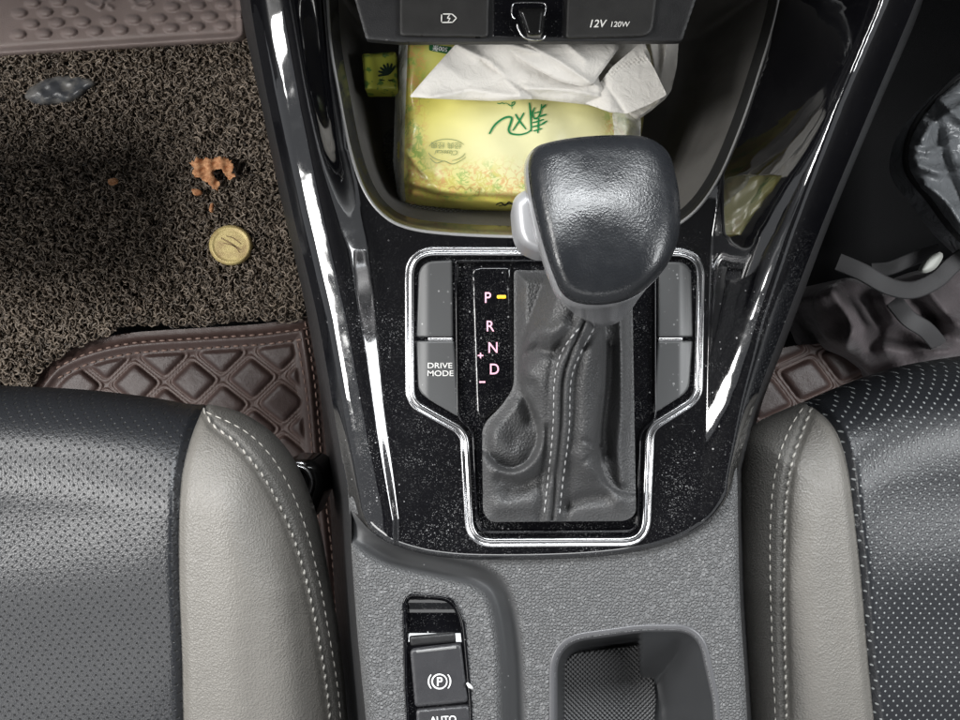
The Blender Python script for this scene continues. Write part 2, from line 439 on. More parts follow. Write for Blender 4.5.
def zdeck(U, V):
    U = np.asarray(U, float); V = np.asarray(V, float)
    xi, xc, xo = xat(IL_, V), xat(CL_, V), xat(OL, V)
    hc = .004 + .012 * sm((520 - V) / 560)
    zi = zbay(U, V)
    # left: inner slope up to crest, crest down to outer line
    s = np.clip((xi - U) / (xi - xc + 1e-6), 0, 1)
    zl_in = zi + (hc - zi) * sm(s ** 1.15)
    t = np.clip((xc - U) / (xc - xo + 1e-6), 0, 1)
    _w = (xc - xo) * .00057; zl_out = hc - _w * G_INT(t)
    z = np.where(U < xc, zl_out, np.where(U < xi, zl_in, zi))
    xi, xc, xo = xat(IR_, V), xat(CR_, V), xat(ORs, V)
    hc = .004 + .085 * sm((500 - V) / 560)
    s = np.clip((U - xi) / (xc - xi + 1e-6), 0, 1)
    zr_in = zi + (hc - zi) * (1 - (1 - s) ** 1.35)
    t = np.clip((U - xc) / (xo - xc + 1e-6), 0, 1)
    zr_out = hc - .020 * t ** 1.5
    z = np.where(U > xc, zr_out, np.where(U > xi, zr_in, z))
    db = seg_dist(U, V, BOT_ALL)
    return z - .005 * roll(db, 8)
BOT_ALL = spline(OL[-1:] + BOT + OR_[:1], 6)

con = thing('center_console', 'glossy black car centre console with open tray, shifter surround and grained rear section', 'car console', P(560, 400, -.05))
IN_HOLE = offset(FRAMEC, -4)
field('gloss_panel', DECK, zdeck, GLOSS_DECK, con, holes=[BAYS, IN_HOLE], step=2.0, attrs={'dusty': lambda U, V: .08 + .92 * sm((V - 200) / 120) * np.where(U < 345, .5, 1)})

# rim of the tray: thin bright lip, sloping glossy band
def zrim(U, V): return zbay(U, V)
inner = offset(BAYS, -9)
trim('tray_lip', BAYS[:], [(1.6, -.0004), (1.0, .0009), (0, .0012), (-1.2, .0008), (-1.8, -.001)], 0, CHROME if False else M('lip_grey', (.3, .3, .3), .25).m, con, True, zrim)
trim('tray_bevel', BAYS[:], [(-1.0, -.0006), (-3, -.003), (-7, -.010), (-11, -.018)], 0, M('tray_bevel_gloss', (.03, .03, .03), .12, ior=2.0).m, con, True, zrim)

BAYI = offset(BAYS, -6)
def zbowl(U, V):
    d = seg_dist(U, V, BAYS, True)
    wide = np.where(U > 600, 75, 38)
    d2 = np.where(V > 0, d, d)
    return zbay(U, V) - .014 - .062 * sm(d2 / wide) ** .8
field('tray_liner', BAYI, zbowl, LINER, con, step=4)
BM = rounded([(383, 128), (640, 128), (640, 208), (440, 212), (402, 205), (384, 160)], 14)
field('tray_mat', BM, lambda U, V: zbowl(U, V) + .001 + 0 * U, RUBBER, con, step=3)

# top bar with the sockets
sp = pad('socket_panel', rounded([(338, -60), (716, -60), (682, 41), (400, 42), (366, 39)], 3), .012, 4, .0007, BLACKP, con, skirt=.004)
zt = .0135
pad('charger_lid', rounded([(400, -60), (490, -60), (488, 37), (400, 35.5)], 4), zt + .001, 3, .0008, PANEL, sp, .006)
pad('socket_recess', rounded([(493, -60), (567, -60), (564, 38.5), (492, 37.5)], 2), zt - .0012, 3, .001, GLOSS_CLEAN, sp, .006)
pad('socket_lid', rounded([(570, -60), (663, -60), (652, 36), (566, 38)], [4, 20, 12, 4]), zt + .001, 3, .0008, PANEL, sp, .006)
zq = lambda U, V: np.full(np.shape(U), zt + .0012)
LBL = M('pale_grey_print', (.68, .67, .64), .5).m
text('lettering', '12V', 598.5, 23.5, zt + .0012, 7.4, LBL, sp, shear=.25, bold=.012)
text('lettering', '120W', 620.5, 24.2, zt + .0012, 5.3, LBL, sp, shear=.2, bold=.008)
strokes('charging_symbol', [([(443, 14), (452, 14)], 1.2), ([(441.6, 14.5), (441.4, 22)], 1.2), ([(442, 22.5), (453, 22.3)], 1.2), ([(452, 14), (456.5, 18)], 1.2), ([(456.5, 18), (452.5, 22.4)], 1.2), ([(449.5, 15), (447.4, 18.2), (450, 18.2), (448, 21.6)], 1.1)], 1.2, zq, LBL, sp)

# side walls of the console
sl = [(236, -30), (243, 20), (258, 90), (281, 200), (304, 300), (321, 400), (330, 500), (335, 600), (346, 720), (350, 770)]
ledge = OL + [(352, 560), (358, 640), (366, 720), (370, 770)]
sr = [(932, -30), (916, 20), (877, 110), (829, 225), (790, 330), (760, 410), (748, 470), (748, 520), (752, 600), (757, 680), (762, 770)]
redge = [(928, -30), (908, 20), (870, 110), (822, 225), (782, 330), (753, 410), (738, 470), (738, 520), (740, 600), (745, 680), (750, 770)]
def zside_l(U, V):
    a, b = xat(sl, V), xat(ledge, V); t = np.clip((U - a) / (b - a), 0, 1)
    top = zdeck(xat(OL, V), V); return np.where(V < 500, top, -.010) - .006 - .25 * (1 - t) ** 1.3
def zside_r(U, V):
    a, b = xat(redge, V), xat(sr, V); t = np.clip((U - a) / (b - a), 0, 1)
    top = zdeck(xat(ORs, V), V); return np.where(V < 470, top, -.010) - .006 - .25 * t ** 1.3
field('side_panel', np.vstack([spline(sl, 6), spline(ledge[::-1], 6)]), zside_l, BLACKP, con, step=4, skirt=.2)
field('side_panel', np.vstack([spline(redge, 6), spline(sr[::-1], 6)]), zside_r, BLACKP, con, step=4, skirt=.2)

# grained rear section
CE = [(348, 490), (352, 560), (358, 640), (366, 720), (370, 770)]
CE2 = [(750, 770), (745, 680), (740, 600), (738, 520), (737, 465)]
REAR = np.vstack([spline(CE, 5), spline(CE2, 5)])
SWH = rounded([(404, 594), (452, 598), (463, 620), (470, 700), (473, 780), (411, 780), (406, 690)], [13, 14, 10, 4, 2, 2, 4], 2.5)
CUP = rounded([(553, 640), (640, 628), (700, 628), (716, 700), (722, 800), (553, 800)], [34, 10, 26, 6, 3, 3], 2.5)
VAL = [(330, 500), (352, 528), (392, 554), (440, 566), (480, 577), (500, 598), (510, 650), (513, 720), (515, 790)]
VALS = spline(VAL, 5)
def zrear(U, V):
    d = seg_dist(U, V, VALS)
    poly = np.vstack([VALS, [(300, 790), (300, 500)]])
    sgn = np.where(inside(U, V, poly), -1, 1)
    sd = d * sgn
    z = -.006 + .003 * sm((-6 - sd) / 12) - .0105 * np.exp(-(sd / 11) ** 4)
    z = z - .012 * roll(seg_dist(U, V, spline(CE, 8)), 14) - .006 * roll(seg_dist(U, V, spline(CE2, 8)), 8)
    return z + .0004 * np.sin(U * .02) * np.cos(V * .017)
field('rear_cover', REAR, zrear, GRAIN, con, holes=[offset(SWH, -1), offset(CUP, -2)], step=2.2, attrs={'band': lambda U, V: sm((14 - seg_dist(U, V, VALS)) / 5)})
trim('tray_rim', CUP, [(5, -.0012), (4, .0004), (2.5, .0012), (0, .0012), (-2, .0002), (-3.5, -.002), (-4.5, -.006)], 0, M('rim_plastic', (.09, .09, .095), .3).m, con, True, lambda U, V: np.full(np.shape(U), -.0065))
def zcup(U, V):
    d = seg_dist(U, V, CUP, True); return -.008 - .045 * sm(d / np.where(U > 640, 62, 14)) ** .7
cup = field('rear_tray', offset(CUP, -2), zcup, M('tray_plastic', (.035, .036, .038), .28).m, con, step=3)
CMAT = rounded([(562, 655), (650, 644), (656, 700), (648, 790), (560, 790)], [20, 5, 8, 4, 4])
field('rubber_mat', CMAT, lambda U, V: np.full(np.shape(U), -.0495) - .0008 * roll(seg_dist(U, V, CMAT, True), 3), RUBBER, cup, step=3, skirt=.002)

# parking brake switches
pb = trim('brake_switch_panel', SWH, [(2.5, -.0015), (1.8, .0006), (.6, .0010), (-1, .0006), (-2.5, -.0012), (-3.5, -.004)], 0, GLOSS_CLEAN, con, True, lambda U, V: zrear(np.full(np.shape(U), 430.), np.full(np.shape(V), 660.)) + 0 * U)
zb = float(zrear(np.array([430.]), np.array([660.]))[0])
field('recess', offset(SWH, -1), lambda U, V: zb - .004 - .004 * sm((V - 596) / 20) + .006 * sm((V - 625) / 25), GLOSS_CLEAN, pb, step=2.5)
pad('hinge_bar', rounded([(409, 637), (455, 633), (456, 642), (410, 646)], 2, 2), zb - .001, 3, .001, BLACKP, pb, .002)
PBT = leather('switch_black', (.035, .035, .038), .38, 1800, .00008, .05, .0001)
b1 = pad('switch_button', rounded([(410, 650), (461, 644), (468, 702), (415, 707)], 4, 2), zb + .0012, 4, .0012, PBT, pb, .004)
pad('slot', rounded([(416, 650.6), (456, 646.0), (456.6, 648.6), (416.6, 653)], 1, 1), zb + .0016, 1.2, .0004, M('slot_grey', (.2, .2, .2), .4).m, b1 if False else pb, .001, 1)
b2 = pad('switch_button', rounded([(416, 710), (469, 705.5), (476, 790), (420, 790)], 4, 2), zb + .0012, 4, .0012, PBT, pb, .004)
zs = lambda U, V: np.full(np.shape(U), zb + .0013)
circ = [(439.5 + 7.4 * math.cos(a), 681.5 + 7.2 * math.sin(a)) for a in np.linspace(0, 2 * math.pi, 25)]
arcs = [([(439.5 + 11 * math.cos(a), 681.5 + 10.6 * math.sin(a)) for a in np.linspace(m - .72, m + .72, 10)], 1.5) for m in (0, math.pi)]
strokes('brake_symbol', [(circ, 1.6)] + arcs, 1.5, zs, WHITE, pb)
text('lettering', 'P', 439.8, 681.6, zb + .0014, 8.4, WHITE, pb, bold=.02)
text('lettering', 'AUTO', 443, 719.5, zb + .0014, 6.5, WHITE, pb, rot=-3, bold=.015)

# ------------------------------------------------------------------ shifter surround
BASE = offset(FRAMEC, -1)
GA = rounded([(514, 270), (632, 272), (636, 514), (626, 521), (490, 522), (483, 512), (482, 425), (500, 408), (514, 388)], [4, 4, 8, 6, 8, 8, 18, 10, 10], 2.5)
field('shift_surround', BASE, lambda U, V: np.full(np.shape(U), -.0012), GLOSS, con, step=6)
trim('chrome_frame', FRAMEC, [(5.5, -.0005), (5.2, .0006), (4.2, .0014), (3.4, .0012), (2.6, .0004), (1.2, .0002), (.4, .0008), (-1.4, .0016), (-2.8, .0012), (-3.8, .0002), (-4.4, -.0016)], 0, CHROME, con)
# inner second thin frame round the gaiter
IN2 = rounded([(456, 261), (655, 261), (655, 420), (640, 432), (637, 531), (478, 532), (473, 430), (458, 418)], [3, 3, 10, 10, 12, 12, 10, 10], 3)
trim('inner_frame', IN2, [(1.8, -.001), (1.2, .0012), (.2, .0018), (-.8, .0014), (-2.4, -.0008)], 0, gloss('frame_gloss', dust=.3), con)
G1 = rounded([(419, 262), (452, 260), (453, 337), (416, 337)], [20, 2, 2, 2], 2)
G2 = rounded([(416, 341), (454, 341), (459, 417), (431, 401), (418, 391)], [2, 2, 3, 10, 12], 2)
G3 = rounded([(659, 262), (691, 262), (693, 337), (658, 337)], [2, 20, 2, 2], 2)
G4 = rounded([(658, 341), (693, 341), (689, 391), (672, 402), (653, 414)], [2, 2, 12, 10, 3], 2)
for g in (G1, G2, G3, G4):
    def ex(U, V, g=g):
        left = g[:, 0].mean() < 500
        t = np.clip((430 - U) / 14, 0, 1) if left else np.clip((U - 678) / 14, 0, 1)
        return -.0022 * sm(t)
    pad('push_button', g, .0016, 2.2, .0008, BTN, con, .003, 2, ex)
pad('button_divider', rounded([(428, 337.4), (453, 337.4), (453.5, 340.8), (428, 340.8)], 1.2, 1), .0018, 1.4, .0006, CHROME, con, .002, 1)
pad('button_divider', rounded([(658, 337.4), (683, 337.4), (683, 340.8), (658, 340.8)], 1.2, 1), .0018, 1.4, .0006, CHROME, con, .002, 1)
text('lettering', 'DRIVE', 440, 365.5, .0016, 5.4, LBL, con, bold=.004, sx=1.2)
text('lettering', 'MODE', 440.5, 373.3, .0016, 5.4, LBL, con, bold=.004, sx=1.2)
GP = rounded([(471, 266), (511, 266), (516, 390), (504, 404), (484, 420), (476, 414)], [10, 4, 6, 12, 8, 10], 2)
gp = pad('gear_indicator', GP, .0012, 5, .0014, GLOSS, con, .003)
for ch, x, y in (('P', 488, 297.5), ('R', 490.5, 326), ('N', 493, 347.5), ('D', 494.5, 369)):
    text('gear_letter', ch, x, y, .0013, 10.5, PINK, gp, bold=.008, sx=.92)
text('gear_letter', '+', 480.5, 355.5, .0013, 7.5, PINK, gp, bold=.02)
text('gear_letter', '-', 482.3, 382, .0013, 9, PINK, gp, bold=.02, sx=1.6)
pad('indicator_lamp', rounded([(497, 295.2), (506, 295.2), (506, 298.4), (497, 298.4)], 1, 1), .0016, 1.2, .0002, AMBER, gp, .0008, 1)

# ------------------------------------------------------------------ gear lever
lev = thing('gear_lever', 'leather topped gear knob with silver collar rising from a wrinkled grey leather gaiter', 'gear lever', P(565, 420, .0))
GApoly = GA
def ridge(U, V, path, w, closed=False):
    return np.exp(-(seg_dist(U, V, spline(path, 5, closed), closed) / w) ** 2)
BODY = spline([(546, 276), (534, 308), (525, 333), (520, 355), (519, 374), (524, 392), (532, 408), (538, 428), (537, 446), (528, 461), (514, 469), (499, 466), (488, 452)], 3)
BODY = np.vstack([BODY, [(478, 452), (478, 528), (640, 528), (640, 492)], spline([(632, 494), (615, 489), (603, 476), (598, 445), (601, 400), (605, 350), (604, 300), (600, 276)], 3)])
def bell(U, V, path, w): return np.exp(-(seg_dist(U, V, spline(path, 5)) / w) ** 2)
def zgait(U, V):
    U = np.asarray(U, float); V = np.asarray(V, float)
    d = seg_dist(U, V, GA, True); edge = sm(d / 14)
    up = sm((505 - V) / 190)
    db = seg_dist(U, V, BODY) * np.where(inside(U, V, BODY), 1, -1)
    q = 1 - np.clip(db / 13, 0, 1)
    H = .0050 + .0185 * sm((520 - V) / 95)
    z = .002 + .002 * edge + .012 * up * edge                       # the flaps behind the folds
    z = z + H * np.sqrt(np.maximum(1 - q * q, 0))                   # the leather that bulges forward
    cx = 572 + (V - 400) * -.10
    z = z + np.where(db > 0, 1, 0) * .020 * up * np.exp(-((U - cx) / 42) ** 4) * sm(db / 20)
    # roll along the teardrop fold, and the pocket it encloses
    z += .0050 * bell(U, V, [(521, 384), (532, 405), (542, 428), (540, 449), (530, 465), (514, 473), (497, 470)], 4.5) * np.where(db > -1, 1, .0)
    z -= .0040 * bell(U, V, [(534, 385), (547, 412), (550, 440), (545, 465), (525, 482), (500, 480)], 6)
    z -= .0050 * bell(U, V, [(524, 397), (528, 408), (531, 420)], 7) * (db < 0)
    z += .0055 * bell(U, V, [(496, 440), (505, 452), (516, 456)], 14) * (db < 0) * edge
    # lobe under the knob and the dark fold below it
    z += .0060 * bell(U, V, [(527, 338), (538, 330), (552, 332), (563, 326)], 8) * sm(db / 6)
    z -= .0075 * bell(U, V, [(526, 356), (538, 350), (552, 352), (560, 347)], 6.5) * sm(db / 6)
    z += .0035 * bell(U, V, [(530, 372), (538, 392), (548, 420)], 6) * sm(db / 6)
    # seam: two rolls either side of a groove
    dc = seg_dist(U, V, spline([(586, 318), (572, 350), (563, 380), (561, 430), (556, 480), (552, 520)], 5))
    z += .0022 * np.exp(-((dc - 4.5) / 3.0) ** 2) - .0018 * np.exp(-(dc / 1.5) ** 2) - .0022 * np.exp(-((dc - 13) / 4.5) ** 2)
    # right panel, the crease under the collar, the deep valley and the far flap
    z += .0055 * bell(U, V, [(594, 350), (594, 400), (588, 440), (590, 470)], 10)
    z -= .0070 * bell(U, V, [(604, 318), (592, 332), (584, 345)], 5)
    z -= .0055 * bell(U, V, [(611, 345), (609, 385), (604, 425), (606, 455)], 6.5)
    z += .0045 * bell(U, V, [(622, 320), (622, 400), (618, 450), (622, 480)], 6) * edge
    # slack at the rear
    z -= .0055 * bell(U, V, [(548, 474), (532, 484), (508, 492)], 8) * edge
    z -= .0050 * bell(U, V, [(606, 496), (585, 498), (566, 506)], 7) * edge
    z += .0030 * bell(U, V, [(576, 455), (596, 476), (618, 500)], 7) * edge
    z += .0030 * bell(U, V, [(500, 505), (530, 503)], 9) * edge
    z -= .0022 * bell(U, V, [(584, 440), (600, 447)], 2.5) + .0020 * bell(U, V, [(584, 462), (598, 452)], 2.5)
    return z
gait = field('gaiter', GA, zgait, GAITER, lev, step=1.7, skirt=.004)
zst = lambda U, V: zgait(U, V)
stitches('stitching', [(579, 328), (563, 350), (555, 378), (553, 430), (548, 480), (544, 518)], zst, THREAD_D, gait, 5.5, 2.6, .8, .0005)
stitches('stitching', [(594, 328), (581, 352), (571, 380), (569, 430), (563, 480), (559, 518)], zst, THREAD_D, gait, 5.5, 2.6, .8, .0005)
# collar
CAP = spline([(530, 190), (528, 165), (533, 150), (546, 143), (580, 137), (620, 135), (648, 138), (667, 151), (675, 172), (680, 203), (679, 235), (669, 262), (652, 283), (632, 298), (606, 305), (580, 304), (563, 295), (553, 275), (543, 245), (535, 215)], 3, True)
def capz(U, V):
    s_ = (V - 253) * .00044
    return .110 - np.where(s_ < 0, 7.6, 12.) * s_ ** 2 - .008 * np.abs((U - 606) / 76) ** 4
def zcap(U, V):
    d = seg_dist(U, V, CAP, True); return capz(U, V) - .007 * roll(d, 15) + .0007 * np.sin(U * .06) * np.sin(V * .05 + 1)
def ringc(scale, dx, dy, z, mixto=None, t=0):
    c = CAP.mean(0); q = (CAP - c) * scale + c + (dx, dy)
    if mixto is not None:
        a = np.arctan2(q[:, 1] - q[:, 1].mean(), q[:, 0] - q[:, 0].mean()); e = np.stack([mixto[0] + mixto[2] * np.cos(a), mixto[1] + mixto[3] * np.sin(a)], 1); q = q * (1 - t) + e * t
    return q, z
def capring(scale, dx, dy, dz, **k):
    q, z = ringc(scale, dx, dy, 0, **k); 
    return PA(q[:, 0], q[:, 1], capz(CAP[:, 0], CAP[:, 1]) - .007 + dz)
R = [capring(.995, 0, 0, .0015), capring(1.004, -1.5, 1.5, -.001), capring(1.0, -4, 4, -.005), capring(.98, -5.5, 6, -.014)]
q, _ = ringc(.8, -6, 20, 0, mixto=(600, 276, 44, 50), t=.8); R.append(PA(q[:, 0], q[:, 1], .060 + 0 * q[:, 0]))
q, _ = ringc(.6, -6, 40, 0, mixto=(600, 288, 38, 39), t=1); R.append(PA(q[:, 0], q[:, 1], .046 + 0 * q[:, 0]))
q, _ = ringc(.5, -6, 40, 0, mixto=(598, 293, 30, 30), t=1); R.append(PA(q[:, 0], q[:, 1], .036 + 0 * q[:, 0]))
rings('knob_collar', R, SILVER, lev, cap=True)
field('knob_cap', CAP, zcap, KNOB, lev, step=2, skirt=.004)
BT = spline([(513, 202), (520, 193), (530, 191), (538, 205), (543, 228), (549, 250), (541, 255), (524, 248), (516, 236), (513, 218)], 2, True)
pad('release_button', BT, .086, 12, .010, M('release_silver', (.42, .42, .43), .36, .5).m, lev, .02, 1.5)
rngp = []
# ------------------------------------------------------------------ seats
def make_seat(name, label, outline_out, top_r, side_r, panel, bolster, side, seam, mats, st1, st2, under=.12, z0=-.04):
    root = thing(name, label, 'car seat', P(panel.mean(0)[0], 600, z0 - .15))
    oo = spline(outline_out, 6); sm_ = spline(seam, 6)
    def z(U, V):
        U = np.asarray(U, float); V = np.asarray(V, float)
        d = seg_dist(U, V, oo)
        # radius of roll: front edges shallower than sides
        fr = np.clip((V - 470) / 120, 0, 1)
        r = top_r * (1 - fr) + side_r * fr
        q = 1 - np.clip(d / r, 0, 1)
        zz = z0 - (.075 * (1 - fr) + .085 * fr) * (1 - np.sqrt(np.maximum(1 - q ** 2.2, 0)))
        ds = seg_dist(U, V, sm_)
        zz -= .018 * (np.clip(V - 490, 0, 400) / 300) ** 2
        zz -= .006 * np.exp(-(ds / 5) ** 2)
        onpanel = inside(U, V, panel)
        zz -= np.where(onpanel, .016 * np.sin(np.clip(ds / 200, 0, 1) * math.pi / 2) * (1 - .5 * sm((520 - V) / 120)), 0)
        zz += np.where(~onpanel, .006 * np.exp(-((ds - 50) / 30) ** 2) * sm((V - 420) / 100), 0)
        zz += .0009 * np.sin(V * .045 + U * .008) * onpanel * sm(ds / 40)
        for s_ in st1[:1]:
            zz -= .0035 * np.exp(-((seg_dist(U, V, spline(s_, 6)) - 2) / 2.6) ** 2)
        return zz
    pn = field('seat_panel', panel, z, mats[0], root, step=3.5, skirt=.10, shift=(0, -.04, 0))
    bo = field('bolster', bolster, z, mats[1], root, step=2.6)
    si = field('side_cover', side, z, mats[2], root, step=2.6, skirt=.14, shift=((-.10 if seam[0][0] < 480 else .10), -.05, 0))
    stitches('stitching', st1[0], z, THREAD, bo, 6.5, 3.2, 1.25, .0008, .7)
    stitches('stitching', st2[0], z, THREAD, si, 7, 3.2, .75, .0005)
    return root, z
o_l = [(-120, 376), (0, 385), (60, 388), (100, 391), (150, 397), (190, 404), (208, 404), (240, 412), (275, 435), (300, 470), (318, 520), (330, 580), (340, 640), (348, 720), (352, 780)]
seamL = [(203, 408), (191, 438), (182, 475), (179, 520), (179, 580), (182, 660), (184, 780)]
stA = [(203, 408), (213, 425), (236, 443), (262, 475), (284, 515), (302, 565), (317, 630), (328, 700), (334, 780)]
stB = [(206, 412), (240, 428), (266, 450), (286, 480), (303, 520), (318, 575), (330, 640), (339, 700), (344, 780)]
_top = spline(o_l[:7], 5); _s = spline(seamL, 5); _a = spline(stA, 5)
panL = np.vstack([_top[:-1], _s, [(-120, 780)]])
bolL = np.vstack([_s[::-1], _a[1:]])
sidL = np.vstack([spline(o_l[6:], 5), _a[::-1][:-1]])
make_seat('car_seat', 'driver side seat with black perforated centre and grey bolster beside the round brass badge mat', o_l, 135, 85, panL, bolL, sidL, seamL, (PERF, LIGHTL, DARKL), [stA], [stB])
o_r = [(747, 780), (741, 680), (737, 600), (735, 520), (736, 470), (742, 440), (758, 422), (790, 407), (803, 402), (835, 388), (870, 375), (905, 365), (960, 356), (1080, 340)]
seamR = [(812, 407), (828, 420), (840, 440), (849, 475), (857, 540), (863, 600), (868, 660), (875, 730), (880, 780)]
stA2 = [(812, 407), (803, 430), (792, 462), (786, 500), (784, 560), (784, 620), (786, 700), (788, 780)]
stB2 = [(803, 408), (789, 430), (777, 465), (771, 510), (770, 570), (772, 640), (775, 710), (778, 780)]
_top = spline(o_r[8:], 5); _s = spline(seamR, 5); _a = spline(stA2, 5)
panR = np.vstack([_top, [(1080, 780)], _s[::-1]])
bolR = np.vstack([_s, _a[::-1][:-1]])
sidR = np.vstack([spline(o_r[:9], 5), _a[1:] if False else _a])
make_seat('car_seat', 'passenger side seat with pale dotted perforations and grey bolster, next to the black bag', o_r, 120, 70, panR, bolR, sidR, seamR, (PERF_R, LIGHTL, DARKL), [stA2], [stB2])

# ------------------------------------------------------------------ floor mats
def quilt(name, label, outer, z0, cell, rot, parent_loc, border=None, group=None):
    root = thing(name, label, 'floor mat', parent_loc, group)
    c, s = math.cos(rot), math.sin(rot)
    def ab(U, V):
        x = (U * c + V * s) / cell[0]; y = (-U * s + V * c) / cell[1]; return x + y, x - y
    def pil(U, V):
        a, b = ab(U, V)
        fa = np.abs((a % 1) - .5) * 2; fb = np.abs((b % 1) - .5) * 2   # 1 on the lines
        return (fa ** 7 + fb ** 7) ** (1 / 7.), fa, fb
    def bz(U, V):
        if border is None: return np.zeros(np.shape(U)) + 99
        return np.minimum.reduce([seg_dist(U, V, spline(b_, 5)) for b_ in border])
    def z(U, V):
        m, fa, fb = pil(U, V); bd = bz(U, V)
        inn = sm((bd - 22) / 5)
        pl = .0060 * (1 - np.clip(m / .84, 0, 1) ** 7) + .0018 * sm((m - .82) / .08) * (1 - sm((m - .94) / .08))
        edge = .006 * np.exp(-((bd - 13) / 5) ** 2) + .003
        return z0 + pl * inn + edge * (1 - inn) + .0015 * np.sin(U * .03 + V * .05)
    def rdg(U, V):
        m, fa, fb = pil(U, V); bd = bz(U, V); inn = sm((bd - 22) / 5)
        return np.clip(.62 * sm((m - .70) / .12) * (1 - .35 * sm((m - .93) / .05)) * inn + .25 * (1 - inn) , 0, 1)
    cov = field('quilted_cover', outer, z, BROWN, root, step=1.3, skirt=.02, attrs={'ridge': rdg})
    return root, cov, z
ql = np.vstack([spline([(20, 400), (34, 378), (52, 358), (85, 343), (130, 333), (200, 328), (260, 324), (300, 318), (312, 317), (318, 345), (326, 400), (330, 470), (338, 560), (345, 640)], 5), [(200, 640), (20, 560)]])
B1 = [(34, 378), (52, 358), (85, 343), (130, 333), (200, 328), (260, 324), (312, 317)]
B2 = [(312, 317), (322, 380), (330, 470), (340, 560), (345, 640)]
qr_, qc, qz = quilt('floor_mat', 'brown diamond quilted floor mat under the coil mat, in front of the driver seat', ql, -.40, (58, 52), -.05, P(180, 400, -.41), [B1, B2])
off1 = [(x + 4, y + 10) for x, y in B1]; off2 = [(x + 6, y + 20) for x, y in B1]
stitches('stitching', off1[1:], qz, BROWN_THREAD, qc, 6, 3, 1.0, .001)
stitches('stitching', off2[1:], qz, BROWN_THREAD, qc, 6, 3, 1.0, .001)
stitches('stitching', [(x - 7, y + 4) for x, y in B2], qz, BROWN_THREAD, qc, 6, 3, 1.0, .001)
stitches('stitching', [(x - 14, y + 26) for x, y in B2], qz, BROWN_THREAD, qc, 6, 3, .8, .001)
qrr = np.array([(735, 440), (752, 352), (800, 345), (905, 338), (905, 400), (800, 450)])
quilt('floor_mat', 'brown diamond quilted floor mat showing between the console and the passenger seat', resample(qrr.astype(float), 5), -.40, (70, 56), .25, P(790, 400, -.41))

# coil mat
coil_root = thing('coil_mat', 'shaggy grey brown coil foot mat with rubber heel pad and round brass badge', 'floor mat', P(150, 200, -.40))
CM = np.vstack([spline([(-60, -30), (246, -30), (254, 20), (262, 70), (280, 160), (298, 250), (306, 300), (306, 314), (288, 319), (240, 318), (190, 324), (130, 324), (95, 338), (66, 350), (44, 366), (24, 390), (-10, 420), (-60, 430)], 5)])
def zmat(U, V): return -.392 + .004 * np.sin(U * .017 + 1) * np.cos(V * .021)
field('backing', CM, zmat, MATBACK, coil_root, step=6, skirt=.008)
N = 32000
pu = rng.uniform(-20, 310, N * 3); pv = rng.uniform(-10, 402, N * 3)
k = inside(pu, pv, CM) & (seg_dist(pu, pv, CM, True) > -1)
bald = ((pu - 60) / 27) ** 2 + ((pv - 89) / 12) ** 2 < 1
heel = inside(pu, pv, np.array([(-60, -30), (240, -30), (243, 38), (5, 52), (-60, 55)]))
k &= ~heel & ~(bald & (rng.random(N * 3) < .97))
pu, pv = pu[k][:N], pv[k][:N]; n = len(pu)
NR, NS = 6, 4
rad = rng.uniform(1.8, 4.8, n); a0 = rng.uniform(0, 6.28, n); sp_ = rng.uniform(1.2, 4.4, n) * rng.choice([-1, 1], n)
lift = rng.uniform(0, 1, n) ** .8; tw = rng.uniform(.45, .8, n)
zc = zmat(pu, pv) + .002 + lift * .012
tt = np.linspace(0, 1, NR)
ang = a0[:, None] + sp_[:, None] * tt; tiltx = rng.uniform(-1, 1, (n, 1)); tilty = rng.uniform(-1, 1, (n, 1))
U = pu[:, None] + rad[:, None] * np.cos(ang); V = pv[:, None] + rad[:, None] * np.sin(ang)
Z = zc[:, None] + .004 * (tiltx * np.cos(ang) + tilty * np.sin(ang))
C = PA(U, V, Z); T = np.gradient(C, axis=1); T /= np.linalg.norm(T, axis=2)[..., None]
A = np.cross(T, np.array((0, 0, 1.))); A /= np.linalg.norm(A, axis=2)[..., None] + 1e-9; Bn = np.cross(T, A)
rr = (tw * .82 / F * 1.35)[:, None, None, None] * 1.0
th = np.arange(NS) * 2 * math.pi / NS
VV = C[:, :, None, :] + rr * (np.cos(th)[None, None, :, None] * A[:, :, None, :] + np.sin(th)[None, None, :, None] * Bn[:, :, None, :])
VV = VV.reshape(-1, 3)
base = (np.arange(n) * NR * NS)[:, None, None]; i_, s_ = np.meshgrid(np.arange(NR - 1), np.arange(NS), indexing='ij')
f = np.stack([base + i_ * NS + s_, base + i_ * NS + (s_ + 1) % NS, base + (i_ + 1) * NS + (s_ + 1) % NS, base + (i_ + 1) * NS + s_], -1).reshape(-1, 4)
shade = np.repeat(np.clip(rng.normal(.42, .2, n) + .25 * (lift - .5), 0, 1), NR * NS)
pile = mesh_obj('coil_pile', VV, f, COIL, coil_root, True, {'shade': shade}); pile['kind'] = 'stuff'

